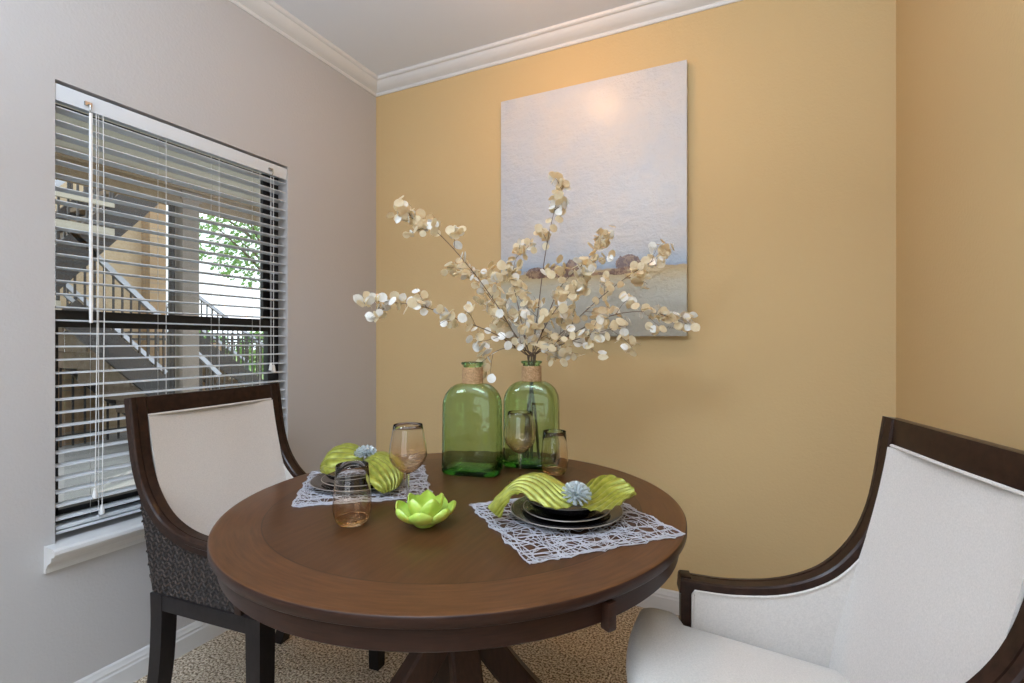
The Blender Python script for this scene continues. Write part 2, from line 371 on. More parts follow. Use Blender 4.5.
hz = mth(m, 'ADD', mth(m, 'SUBTRACT', z_, .052), mth(m, 'MULTIPLY', mth(m, 'SUBTRACT', fine, .5), .06))
# bands by height: pale field at the bottom, yellow strip, blue haze line, sky
mr = N(m, 'ShaderNodeMapRange'); mr.inputs['From Min'].default_value = -.606; mr.inputs['From Max'].default_value = -.20; L(m, hz, mr.inputs['Value'])
low = ramp(m, mr.outputs[0], [(0, (.36, .34, .28)), (.30, (.42, .42, .37)), (.50, (.45, .41, .30)), (.60, (.44, .33, .16)), (.655, (.42, .30, .14)), (.675, (.28, .35, .45)), (.78, (.36, .42, .50)), (1, (.44, .46, .49))])
mf = N(m, 'ShaderNodeMapRange'); mf.inputs['From Min'].default_value = -.32; mf.inputs['From Max'].default_value = -.20; L(m, hz, mf.inputs['Value'])
col = mixc(m, mf.outputs[0], low, sky)
for cx, cz, rx, rz in ((.150, -.300, .05, .016), (.195, -.262, .062, .036), (.245, -.278, .04, .018), (-.13, -.285, .13, .030), (-.055, -.268, .05, .045), (-.25, -.285, .06, .028), (.33, -.272, .028, .016), (-.02, -.305, .30, .007)):
    dx = mth(m, 'DIVIDE', mth(m, 'SUBTRACT', x_, cx), rx); dz = mth(m, 'DIVIDE', mth(m, 'SUBTRACT', z_, cz), rz)
    d = mth(m, 'ADD', mth(m, 'ADD', mth(m, 'MULTIPLY', dx, dx), mth(m, 'MULTIPLY', dz, dz)), mth(m, 'MULTIPLY', brush, 1.6))
    k = mth(m, 'LESS_THAN', d, 1.75); col = mixc(m, mth(m, 'MULTIPLY', k, .85), col, mixc(m, mth(m, 'GREATER_THAN', brush, .5), (.12, .05, .025), (.26, .15, .08)))
L(m, col, bsdf(m).inputs['Base Color']); bump(m, mth(m, 'ADD', brush, fine), .6, .012); M['painting'] = m
pt = empty('canvas_painting', (px0, B-.002, pz0), 0, 'tall frameless canvas painting of pale hazy sky over brown trees, on the gold wall', 'painting')
b = MB(); b.box((0, -.018, 0), (pw, .036, ph), bev=.002); b.build('canvas', M['painting'], pt, sharp=60)
b = MB()
sg = [(0, 0), (.006, .012), (.010, -.004), (.016, .010), (.020, 0), (.026, .006), (.030, -.002)]
for o_ in (0, .032): b.tube([(.335+o_+x*.8, -.0372, -.562+z*.7) for x, z in sg], .0009, 4)
b.build('signature', M['black_ceramic'], pt)

# ---------------------------------------------------------------- dining table
TX, TY, TZ, TR = -.736, 1.209, .760, .603
tb = empty('dining_table', (TX, TY, 0), 0, 'round dark walnut pedestal dining table with banded top', 'table')
b = MB(); b.lathe([(0, .760), (.3, .760), (TR-.010, .760), (TR-.004, .7598), (TR-.0015, .7588)], 128)
b.mi = 1; b.lathe([(TR-.0015, .7588), (TR-.0003, .757), (TR, .7545), (TR, .7400), (TR-.0015, .7380), (TR-.010, .7365), (TR-.02, .734), (0, .734)], 128)
bmesh.ops.remove_doubles(b.bm, verts=b.bm.verts, dist=3e-5); b.build('tabletop', [M['table_top'], M['table_wood']], tb, sharp=50)
b = MB(); b.lathe([(TR-.018, .738), (TR-.018, .692), (TR-.021, .689), (TR-.042, .689), (TR-.042, .738)], 128); b.build('apron', M['table_wood'], tb, sharp=40)
def apron_block(px, py):
    p = at(px, py, 1)
    t = None
    for i in range(2000):
        q = P(0, 0, 0)+(at(px, py, .4+i*.001)-Vector((TX, TY, 0)))
        if math.hypot(q.x, q.y) < TR-.008: t = math.atan2(q.y, q.x); break
    b = MB(); b.box((0, 0, .706), (.022, .020, .052), bev=.004)
    o = b.build('apron_block', M['table_wood'], tb); o.location = (math.cos(t)*(TR-.010), math.sin(t)*(TR-.010), 0); o.rotation_euler.z = t
apron_block(609, 600)
b = MB(); b.box((0, 0, .674), (.62, .07, .026), bev=.003); b.box((0, 0, .674), (.07, .62, .026), bev=.003)
o = b.build('under_frame', M['table_leg'], tb); o.rotation_euler.z = TH+math.radians(25)
for k in range(4):
    az = TH+math.radians(17+90*k)
    d = Vector((math.cos(az), math.sin(az), 0)); s_ = Vector((-d.y, d.x, 0))
    path = crom([-d*.10+UP*.675, -d*.045+UP*.56, d*.03+UP*.43, d*.12+UP*.29, d*.24+UP*.14, d*.37+UP*.005], 5)
    b = MB(); rows = []
    for i, p in enumerate(path):
        tdir = (path[min(i+1, len(path)-1)]-path[max(i-1, 0)]).normalized(); nn = s_.cross(tdir); w2 = .038; h2 = .038
        rows.append([p+s_*a*w2+nn*c*h2 for a, c in ((-1, -.8), (-.8, -1), (.8, -1), (1, -.8), (1, .8), (.8, 1), (-.8, 1), (-1, .8))])
    vv = b.grid(rows, closev=True); b.cap(vv[0]); b.cap(vv[-1], True)
    for v_ in vv[-1]: v_.co.z = 0
    for v_ in vv[0]: v_.co.z = .665
    b.build('leg', M['table_leg'], tb)

# ---------------------------------------------------------------- host chairs
W = .58
REAR = [(.115, .455), (.085, .60), (.052, .755), (.030, .85), (.010, .96), (.004, 1.005)]
def rear_x(z):
    for (xa, za), (xb, zb) in zip(REAR, REAR[1:]):
        if za <= z <= zb: return xa+(xb-xa)*(z-za)/(zb-za)
    return .004
def chair(loc, rz, label, W=.57):
    t = empty('dining_chair', loc, rz, label, 'chair', 'upholstered dining chairs')
    front = crom([(.030, 1.03), (.038, .98), (.048, .91), (.064, .83), (.094, .757), (.142, .697), (.197, .661), (.27, .638), (.36, .630), (.43, .633), (.477, .638)], 4)
    front = [Vector((p[0], 0, p[1])) for p in [(q.x, q.y) for q in front]] if len(front[0]) == 2 else front
    def nrm(i):
        d = (front[min(i+1, len(front)-1)]-front[max(i-1, 0)]).normalized(); return Vector((d.z, 0, -d.x))*-1
    th = .033
    for sgn in (1, -1):
        yo, yi = sgn*W/2, sgn*(W/2-.046)
        b = MB(); rows = []
        for i, p in enumerate(front):
            n = nrm(i)      # towards the open side of the curve
            k = n*-th
            sec = [(yo, -.0, k*1), (yo, 0, k*.55), (yo+sgn*.004, 0, k*.45), (yo+sgn*.004, 0, k*.12), (yo, 0, n*0), (yo-sgn*.006, 0, n*.0015), (yo-sgn*.012, 0, n*.0015), (yo-sgn*.013, 0, n*-.002), (yo-sgn*.0155, 0, n*-.002), (yo-sgn*.0165, 0, n*.001), (yi+sgn*.004, 0, n*.001), (yi, 0, n*-.003), (yi, 0, k)]
            rows.append([Vector((p.x+e.x, y, p.z+e.z)) for y, _, e in sec])
        vv = b.grid(rows, closev=True, flip=sgn < 0); b.cap(vv[0]); b.cap(vv[-1], True)
        b.build('arm_frame', M['espresso'], t, sharp=28)
        # front post
        b = MB(); b.box((.464, sgn*(W/2-.020), .548), (.024, .038, .186), bev=.003)
        b.build('front_post', M['espresso'], t)
        # woven outer side
        rear = REAR
        ins = [(p.x-nrm(i).x*(th-.003), p.z-nrm(i).z*(th-.003)) for i, p in enumerate(front)]
        ins = [(max(.008, x_), z_) for x_, z_ in ins if z_ < 1.012]
        poly = rear + ins[:-1] + [(.446, .606), (.446, .455)]
        def strip(mb, top, low, ya, yb):     # a slab between an upper and a lower outline, closed all round
            def resample(pl, n):
                ds = [0]
                for p_, q_ in zip(pl, pl[1:]): ds.append(ds[-1]+math.dist(p_, q_))
                o_ = []
                for i_ in range(n):
                    t_ = ds[-1]*i_/(n-1); k_ = max(j_ for j_ in range(len(ds)) if ds[j_] <= t_+1e-9); k_ = min(k_, len(pl)-2)
                    f_ = (t_-ds[k_])/max(1e-9, ds[k_+1]-ds[k_]); o_.append((pl[k_][0]+(pl[k_+1][0]-pl[k_][0])*f_, pl[k_][1]+(pl[k_+1][1]-pl[k_][1])*f_))
                return o_
            tp, lw = resample(top, 30), resample(low, 30)
            rows_ = [[Vector((tp[i_][0], ya, tp[i_][1])), Vector((lw[i_][0], ya, lw[i_][1])), Vector((lw[i_][0], yb, lw[i_][1])), Vector((tp[i_][0], yb, tp[i_][1]))] for i_ in range(30)]
            v_ = mb.grid(rows_, closev=True); mb.cap(v_[0]); mb.cap(v_[-1], True)
        b = MB(); strip(b, [q for q in ins if q[0] < .446], rear[::-1]+[(.446, .455)], sgn*(W/2-.008), sgn*(W/2-.024)); b.mi = 1
        # braided strands
        def inside(x, z):
            c = False; j = len(poly)-1
            for i in range(len(poly)):
                (xi, zi), (xj, zj) = poly[i], poly[j]
                if (zi > z) != (zj > z) and x < (xj-xi)*(z-zi)/(zj-zi)+xi: c = not c
                j = i
            return c
        cw, chh = .0135, .0125
        for i in range(40):
            for j in range(56):
                x = .005+i*cw+(j % 2)*cw/2; z = .461+j*chh
                if not inside(x, z): continue
                a_ = (.75 if (i+j) % 2 else -.75)+R.uniform(-.25, .25)
                b.sphere((x, sgn*(W/2-.0095), z), (.0042, .0046, .0100), 5, 4, Matrix.Rotation(a_, 3, 'Y'))
        b.build('woven_side_panel', [M['weave_back'], M['weave']], t)
        # linen inner side
        lin = [(p.x-nrm(i).x*.020, p.z-nrm(i).z*.020) for i, p in enumerate(front) if p.x > .05]
        lin = [q for q in lin if q[0] < .452]
        b = MB(); strip(b, lin, [(lin[0][0]-.004, lin[0][1]), (.12, .50), (.13, .45), (.451, .45)], sgn*(W/2-.025), sgn*(W/2-.0465)); b.build('side_upholstery', M['linen'], t)
        b = MB(); pp = [Vector((p.x-nrm(i).x*.021, sgn*(W/2-.0468), p.z-nrm(i).z*.021)) for i, p in enumerate(front) if p.x < .448]
        i0 = [i for i, q in enumerate(pp) if q.z < .968][0]; pp = [Vector((.034, sgn*(W/2-.0468), .971))]+pp[i0:]
        pp += [Vector((.450, sgn*(W/2-.0468), .605)), Vector((.451, sgn*(W/2-.0468), .52))]
        b.tube(pp, .0034, 6); b.build('side_piping', M['linen'], t)
    # back rail
    b = MB(); b.box((.0145, 0, .9995), (.034, W-.004, .058), Matrix.Rotation(-.09, 3, 'Y'), bev=.006); b.build('top_rail', M['espresso'], t)
    b = MB(); b.tube([(.035, -W/2+.047, .9715), (.035, 0, .970), (.035, W/2-.047, .9715)], .0036, 6); b.build('top_piping', M['linen'], t)
    # linen inner back
    bk = crom([(.030, 0, .968), (.036, 0, .93), (.050, 0, .86), (.072, 0, .77), (.092, 0, .70), (.113, 0, .62), (.135, 0, .54), (.150, 0, .46)], 3)
    b = MB(); rows = []
    for p in bk:
        row = []
        for j in range(13):
            y = (W/2-.0455)*(j/6-1); e = abs(j/6-1); row.append(Vector((p.x+.012*e**4-.004*(1-e*e), y, p.z)))
        rows.append(row+[Vector((p.x-.012, W/2-.0455, p.z)), Vector((p.x-.012, -W/2+.0505, p.z))])
    vv = b.grid(rows, closev=True); b.cap(vv[0]); b.cap(vv[-1], True); b.build('back_upholstery', M['linen'], t, sharp=60)
    # woven back
    b = MB(); b.prism(REAR+[(x_+.008, z_) for x_, z_ in REAR[::-1]], 1, -W/2+.0245, W/2-.0245); b.mi = 1
    for j in range(41):
        for i in range(37):
            z = .462+j*chh if False else .462+j*.0135; y = -W/2+.016+i*.0152+(j % 2)*.0076
            x = rear_x(z)
            if y > W/2-.012: continue
            b.sphere((x-.001, y, z), (.005, .0048, .0105), 5, 4, Matrix.Rotation((.7 if (i+j) % 2 else -.7)+R.uniform(-.2, .2), 3, 'X'))
    b.build('woven_back_panel', [M['weave_back'], M['weave']], t)
    # seat rails
    b = MB(); 
    for sgn in (1, -1): b.box((.333, sgn*(W/2-.02), .432), (.42, .036, .046), bev=.003)
    b.box((.137, 0, .432), (.03, W-.05, .046), bev=.003); b.box((.530, 0, .432), (.030, W-.06, .046), bev=.003)
    b.build('seat_frame', M['espresso_leg'], t)
    for sgn in (1, -1):
        b = MB(); path = crom([(.140, 0, .456), (.140, 0, .36), (.128, 0, .22), (.100, 0, .10), (.062, 0, 0)], 4); rows = []
        for i, p in enumerate(path):
            w2 = .024-.003*i/len(path); rows.append([Vector((p.x+a*w2, sgn*(W/2-.024)+c*w2, p.z)) for a, c in ((-1, -1), (1, -1), (1, 1), (-1, 1))])
        vv = b.grid(rows, closev=True); b.cap(vv[0]); b.cap(vv[-1], True); b.build('leg', M['espresso_leg'], t)
        b = MB(); rows = [[Vector((.522+a*w2, sgn*(W/2-.024)+c*w2, z)) for a, c in ((-1, -1), (1, -1), (1, 1), (-1, 1))] for z, w2 in ((.456, .026), (.3, .025), (0, .020))]
        vv = b.grid(rows, closev=True); b.cap(vv[0]); b.cap(vv[-1], True); b.build('leg', M['espresso_leg'], t)
    # T-shaped cushion
    b = MB(); nx, ny = 40, 24; top = []; bot = []
    for i in range(nx+1):
        u = i/nx; x = .130+u*.440
        k = min(1, max(0, (x-.474)/.010)); hw = (W/2-.048)+(.050)*k
        ex = 1; xe = x
        if x > .500: q = (x-.500)/.070; ex = max(0, 1-q**3.2)**(1/2.6); hw -= .018*q**3
        if k < 1 and k > 0: pass
        rt_, rb_ = [], []
        for j in range(ny+1):
            v_ = -1+2*j/ny; s2 = math.sin(v_*PI/2); ey = max(0, 1-abs(s2)**7)**(1/2.6)
            bow = .040*(1-s2*s2)*max(0, (x-.40)/.17)
            zc = .508+(x-.45)*.20; hh = .040*ex*ey
            rt_.append(Vector((x+bow, s2*hw, zc+hh*.85+.010*(1-s2*s2)*ex*min(1, (x-.1)/.2))))
            rb_.append(Vector((x+bow, s2*hw, max(.4555, zc-hh))))
        top.append(rt_); bot.append(rb_)
    b.grid(top); b.grid(bot, flip=True)
    b.grid([top[0], bot[0]], flip=True); b.grid([top[-1], bot[-1]])
    b.grid([[r[0] for r in top], [r[0] for r in bot]]); b.grid([[r[-1] for r in top], [r[-1] for r in bot]], flip=True)
    bmesh.ops.remove_doubles(b.bm, verts=b.bm.verts, dist=2e-4)
    b.build('seat_cushion', M['linen_seat'], t, sharp=70)
    return t
# left chair: near top corner (-1.719,.88), far (-1.763,1.46); faces +x
nl, fl = Vector((-1.722, .872, 0)), Vector((-1.768, 1.455, 0)); dl = (fl-nl).normalized()
cl = (nl+fl)/2; chair(cl, math.atan2(dl.y, dl.x)-PI/2, 'dark framed armchair with cream linen back, pulled up in front of the blinds')
nr = Vector((.303, 1.410, 0)); fr_ = Vector((-.9685, -.249, 0)); lr = Vector((.249, -.9685, 0))
cr_ = nr+lr*.245; chair(cr_, math.atan2(fr_.y, fr_.x), 'dark framed armchair with white linen back and seat, by the corner of the gold walls', .49)

# ---------------------------------------------------------------- bottles
def bottle(px, py_base, d, rz, label, h=.372, wx=.0985, wy=.058):
    base = at(px, 341.5, d); base.z = TZ+.0005
    t = empty('glass_bottle', base, rz, label, 'bottle', 'green glass bottles on the table')
    def sec(z, off=0):
        zs = .245; zn = .300      # body up to zs, rounded shoulder to zn
        if z < .012: q = .92+.08*math.sin(z/.012*PI/2); a, b_, n = wx*q, wy*q, 5
        elif z < zs-.02: a, b_, n = wx-.003*(z/.22), wy-.002, 5
        elif z < zn: q = (z-(zs-.02))/(zn-zs+.02); k = math.sqrt(max(0, 1-q*q)); a = .032+(wx-.003-.032)*k; b_ = .032+(wy-.002-.032)*k; n = 2+3*k
        else: a = b_ = .032-.001*(z-zn)/.05; n = 2
        return max(.002, a-off), max(.002, b_-off), n
    def ring(z, off=0, extra=0):
        a, b_, n = sec(z, off); a += extra; b_ += extra; o = []
        for i in range(48):
            c, s_ = math.cos(2*PI*i/48), math.sin(2*PI*i/48)
            o.append(Vector((a*abs(c)**(2/n)*(1 if c > 0 else -1), b_*abs(s_)**(2/n)*(1 if s_ > 0 else -1), z)))
        return o
    b = MB(); zz = [0, .003, .008, .013]+[.02+.205*i/8 for i in range(9)]+[.225+.075*math.sin(i/10*PI/2) for i in range(1, 11)]+[.315, .345, .360]
    rows = [[p*.55+UP*.006 for p in ring(0)]]+[ring(z) for z in zz]
    rows += [ring(.362, 0, .004), ring(.364, 0, .007), ring(.369, 0, .007), ring(.371, 0, .004), ring(.371, .005), ring(.362, .0065)]
    inner = [z for z in zz[::-1] if z > .026 and z < .35]
    rows += [ring(z, .0055) for z in inner]+[[Vector((p.x*.93, p.y*.93, .019)) for p in ring(.026, .006)], [Vector((p.x*.5, p.y*.5, .024)) for p in ring(.026, .006)]]
    vv = b.grid(rows, closev=True); b.cap(vv[0]); b.cap(vv[-1], True); b.build('bottle_body', M['green_glass'], t, sharp=80)
    b = MB(); n = 13
    for k in range(n): 
        z = .3015+k*.0042; b.tube([Vector((.0338*math.cos(a_), .0338*math.sin(a_), z+R.uniform(-.0004, .0004))) for a_ in [2*PI*i/28 for i in range(29)]], .0023, 5, cap=False)
    b.build('jute_wrap', M['jute'], t)
    return t
bA = bottle(472.5, 474, 1.69, TH*.45, 'green glass bottle with jute wrapped neck, empty, standing nearest the chair by the window')
bA['label'] = 'empty green glass bottle with jute wrapped neck, left of the bottle holding branches'
bB = bottle(531.5, 468, 1.785, TH*.35, 'green glass bottle with jute wrapped neck holding the dried branches')

# ---------------------------------------------------------------- dried branches
neck = Vector(bB.location)+UP*.372
def branch(label, pts, sub, npods, pearl=.22, spread=.03):
    """pts: (px, py, depth) from the bottle mouth outwards"""
    t = empty('dried_branch', Vector(bB.location)+UP*.022, 0, label, 'branch', 'dried branches in the bottle')
    base = t.location.copy()
    ja = R.uniform(0, 2*PI); lo = Vector((math.cos(ja)*.03, math.sin(ja)*.018, .004))
    nk = Vector((math.cos(ja+PI)*.012, math.sin(ja+PI)*.012, .350))
    main = [lo, (lo+nk)/2+Vector((math.cos(ja)*.006, 0, 0)), nk] + [at(*p)-base for p in pts]
    curve = crom(main, 7); bS = MB(); n = len(curve)
    bS.tube(curve, [.0034-.0026*i/n for i in range(n)], 5)
    a_i = 14; tips = []
    twigs = []
    for k in range(sub):
        i = a_i+6+int((n-a_i-7)*(k+.5)/sub); p = curve[min(i, n-2)]; d = (curve[min(i+2, n-1)]-curve[i-2]).normalized()
        side = d.cross(FW).normalized()*(1 if k % 2 else -1)
        d2 = (d*.8+side*R.uniform(.5, 1.0)+FW*R.uniform(-.5, .5)).normalized(); ln = R.uniform(.05, .12)*(1.15-.5*k/sub)
        tw = crom([p, p+d2*ln*.5+UP*R.uniform(-.005, .01), p+d2*ln+UP*R.uniform(-.02, .01)], 4); bS.tube(tw, .0011, 4, .0006); twigs.append(tw)
    twigs.append(curve[-12:]); twigs.append(curve[a_i+8:-6])
    st = bS.build('stem', M['stem'], t)
    bp_, bq = MB(), MB()
    for k in range(int(npods*1.9)):
        tw = twigs[R.randrange(len(twigs))] if k > npods*.35 else twigs[-2]
        i = R.randrange(len(tw)//3, len(tw)); p = tw[i]
        d = Vector((R.uniform(-1, 1), R.uniform(-1, 1), R.uniform(-1, 1))).normalized()
        r = R.uniform(.0115, .0175); c = p+d*(r+R.uniform(.002, .012))
        # the disc often faces the room a little
        nv = (Vector((R.uniform(-1, 1), R.uniform(-1, 1), R.uniform(-1, 1)))-FW*R.uniform(0, 1.0)).normalized()
        u = nv.orthogonal().normalized(); u = Matrix.Rotation(R.uniform(0, 6.28), 3, nv) @ u; w_ = nv.cross(u)
        mb = bq if R.random() < pearl else bp_
        ring_ = []; cup = R.uniform(-.12, .12)
        for a_ in range(12):
            q = 2*PI*a_/12; e = 1.15 if a_ == 0 else 1
            ring_.append([c+(u*math.cos(q)*e+w_*math.sin(q)*1.0)*r*f_+nv*(cup*r*f_*f_+o_) for f_, o_ in ((.5, .0003), (1, .0003), (1, -.0003), (.5, -.0003))])
        rows = [[ring_[a_][j] for a_ in range(12)] for j in range(4)]
        vv = mb.grid(rows, closev=True); mb.cap(vv[0]); mb.cap(vv[-1], True)
        if k % 2: bp_.tube([p, c-u*r*0+d*-.2*r], .0005, 3, cap=False)
    bp_.build('seed_pods', M['pod'], t)
    if len(bq.bm.verts): bq.build('pearly_seed_pods', M['pearl'], t)
    return t
branch('dried silver dollar branch reaching to the upper left edge of the gold wall', [(525, 352, 1.78), (500, 310, 1.76), (470, 268, 1.74), (432, 228, 1.72), (397, 213, 1.71)], 7, 64, .22)
branch('dried silver dollar branch stretching low toward the window wall', [(524, 353, 1.77), (495, 334, 1.72), (460, 320, 1.68), (420, 306, 1.64), (366, 300, 1.60)], 6, 52, .5)
branch('tallest dried silver dollar branch, standing upright before the painting', [(533, 350, 1.79), (538, 310, 1.80), (546, 250, 1.81), (556, 205, 1.81), (566, 180, 1.81)], 6, 52, .12)
branch('dried branch arching right to the brown painted tree', [(538, 351, 1.79), (565, 330, 1.80), (600, 298, 1.82), (630, 275, 1.84), (668, 252, 1.85)], 6, 56, .15)
branch('dried branch arching low to the right corner of the painting', [(539, 352, 1.79), (570, 335, 1.78), (610, 316, 1.77), (650, 312, 1.76), (690, 325, 1.75)], 6, 60, .35)
branch('short dried branch drooping over the neck of the empty bottle', [(524, 350, 1.77), (508, 348, 1.73), (495, 352, 1.71), (482, 362, 1.70)], 2, 8, .7)
branch('dried branch leaning up from the bottle to the left edge of the painting', [(528, 350, 1.79), (520, 315, 1.80), (513, 275, 1.82), (520, 245, 1.83)], 5, 48, .2)
branch('dried branch bending back right across the painted horizon', [(536, 350, 1.79), (548, 315, 1.82), (562, 285, 1.86), (585, 262, 1.90), (610, 232, 1.92)], 6, 54, .15)
branch('bushy dried branch rising at the front of the bunch', [(534, 350, 1.76), (550, 318, 1.72), (568, 295, 1.68), (590, 270, 1.66)], 6, 50, .2)
branch('dried branch leaning left between the two long ones', [(526, 350, 1.78), (505, 320, 1.82), (488, 295, 1.85), (462, 262, 1.88)], 6, 50, .3)
branch('low dried branch spreading forward right over the gold wall', [(538, 352, 1.77), (560, 345, 1.73), (590, 335, 1.70), (625, 325, 1.68)], 5, 36, .25)

# ---------------------------------------------------------------- glasses
def wine(px, d, label):
    p = at(px, 341.5, d); p.z = TZ+.0008
    t = empty('wine_glass', p, 0, label, 'glass', 'amber wine glasses')
    out = [(0, .090), (.008, .0905), (.020, .096), (.034, .108), (.044, .121), (.0495, .134), (.0500, .145), (.0475, .165), (.044, .185), (.0405, .205), (.0385, .2185)]
    b = MB(); pr = out+[(.0381, .2190), (.0377, .2185)]+[(max(0, r-.0008), z+.0007) for r, z in out[::-1][1:]]
    pr[-1] = (0, .0935); b.lathe([(0, .0885)]+pr[1:], 56); b.build('bowl', M['wine_glass'], t, sharp=80)
    b = MB(); b.lathe([(0, .0888), (.006, .0885), (.0042, .075), (.0036, .05), (.0038, .02), (.007, .0075), (0, .0072)], 20); b.build('stem', M['clear_glass'], t, sharp=80)
    b = MB(); b.lathe([(0, .0068), (.008, .0066), (.020, .0035), (.034, .0016), (.0355, .0008), (.034, 0), (0, 0)], 48); b.build('foot', M['clear_glass'], t, sharp=80)
wine(408, 1.335, 'large amber tinted wine glass between the near napkin and the left bottle')
wine(520, 1.575, 'amber tinted stemmed wine glass in front of the bottle with branches')
def tumbler(px, d, label):
    p = at(px, 341.5, d); p.z = TZ+.0008
    prof = [(0, 0), (.026, 0), (.033, .003), (.039, .012), (.0435, .026), (.0455, .040), (.0450, .055), (.0430, .080), (.0405, .110), (.0380, .1425)]
    b = MB(); pr = prof+[(.0376, .1430), (.0371, .1425)]+[(max(0, r-.0009), z+.0008) for r, z in prof[::-1][1:-3]]+[(.036, .016), (.028, .0105), (0, .0085)]
    b.lathe(pr, 56); o = b.build('stemless_glass', M['tumbler'], None, p, sharp=80); tag(o, label, 'glass', 'amber stemless glasses')
tumbler(352.3, 1.213, 'amber stemless glass standing near the lime green lotus dish')
tumbler(554.5, 1.665, 'amber stemless glass behind the pleated napkin, beside the second wine glass')

# ---------------------------------------------------------------- lotus dish
p = at(425, 341.5, 1.205); p.z = TZ+.0005
t = empty('lotus_candle_holder', p, 0, 'lime green lotus flower candle holder near the table edge', 'candle holder')
b = MB(); b.lathe([(0, 0), (.022, 0), (.026, .003), (.030, .012), (.020, .014), (0, .012)], 24); b.build('base', M['lime'], t)
def petal(az, r0, r1, z0, z1, w, cup):
    b = MB(); rows = []; nu, nv = 10, 8
    def pt_(u, v, off):
        r = r0+(r1-r0)*math.sin(u*PI/2)**1.1; z = z0+(z1-z0)*(u**1.6)
        ww = w*((.42+.58*math.sin(min(1, u/.6)*PI/2)) if u < .6 else max(.02, 1-((u-.6)/.4)**1.7)**(1/1.25))
        a = v*ww; c = cup*v*v*ww
        dirr = Vector((math.cos(az), math.sin(az), 0)); sd = Vector((-dirr.y, dirr.x, 0))
        inn = (-dirr*.75+UP*.55)
        return dirr*r+sd*a+UP*z+inn*(c-off+.004*abs(v)**3)
    for off in (0, .003):
        rows.append([[pt_(i/nu, j/nv*2-1, off) for j in range(nv+1)] for i in range(nu+1)])
    b.grid(rows[0]); b.grid(rows[1], flip=True)
    f, g = rows
    loop = lambda q: q[0]+[r[-1] for r in q[1:]]+q[-1][::-1][1:]+[r[0] for r in q[::-1][1:-1]]
    b.grid([loop(f), loop(g)], closev=True)
    bmesh.ops.remove_doubles(b.bm, verts=b.bm.verts, dist=1e-5)
    b.build('petal', M['lime'], t, sharp=70)
for k in range(7): petal(TH-PI/2+2*PI*(k)/7, .016, .073, .008, .052, .029, .25)
for k in range(5): petal(TH-PI/2+2*PI*(k+.5)/5, .014, .043, .010, .071, .027, .35)

# ---------------------------------------------------------------- placemats
def placemat(cx, cy, size, rz, label, seed):
    rr = random.Random(seed); b = MB(); h = size/2
    def strand(p0, p1, amp, r):
        n = 16; pts = []; d = (p1-p0); nn = Vector((-d.y, d.x, 0)).normalized(); ph1 = rr.uniform(0, 6); k = rr.uniform(1, 3.2)
        for i in range(n+1):
            q = p0+d*i/n+nn*amp*math.sin(ph1+k*2*PI*i/n)
            hx = h+.004*math.sin(q.y*70+seed)+.003*math.sin(q.y*173); hy = h+.004*math.sin(q.x*64+seed)+.003*math.sin(q.x*181); q.x = max(-hx, min(hx, q.x)); q.y = max(-hy, min(hy, q.y)); q.z = .0022+.0012*math.sin(i*2.3+ph1)
            pts.append(q)
        b.tube(pts, r, 4)
    for k in range(115):
        a = rr.uniform(0, PI); c = Vector((rr.uniform(-h, h), rr.uniform(-h, h), 0)); l = rr.uniform(.06, .17); d = Vector((math.cos(a), math.sin(a), 0))
        strand(c-d*l, c+d*l, rr.uniform(.008, .026), rr.uniform(.0007, .0011))
    for k in range(26):        # long strands across
        y = -h+size*(k % 13)/12+rr.uniform(-.008, .008); y = max(-h, min(h, y))
        if k < 13: strand(Vector((-h, y, 0)), Vector((h, y+rr.uniform(-.02, .02), 0)), .006, .0012)
        else: strand(Vector((y, -h, 0)), Vector((y+rr.uniform(-.02, .02), h, 0)), .006, .0012)
    for s_ in (-1, 1):
        for e in (0, .007, .014):
            strand(Vector((-h, s_*(h-e), 0)), Vector((h, s_*(h-e), 0)), .006, .0010); strand(Vector((s_*(h-e), -h, 0)), Vector((s_*(h-e), h, 0)), .006, .0010)
    o = b.build('placemat', M['mat_yarn'], None, (cx, cy, TZ+.0004), rz); tag(o, label, 'placemat', 'openwork placemats')
placemat(-.406, 1.185, .388, math.atan2(.903-1.163, -.386+.674), 'white openwork mesh placemat under the plates near the white linen armchair', 3)
placemat(-1.07, 1.212, .370, math.atan2(1.187-.955, -.805+1.093), 'white openwork mesh placemat under the plates near the window chair', 5)

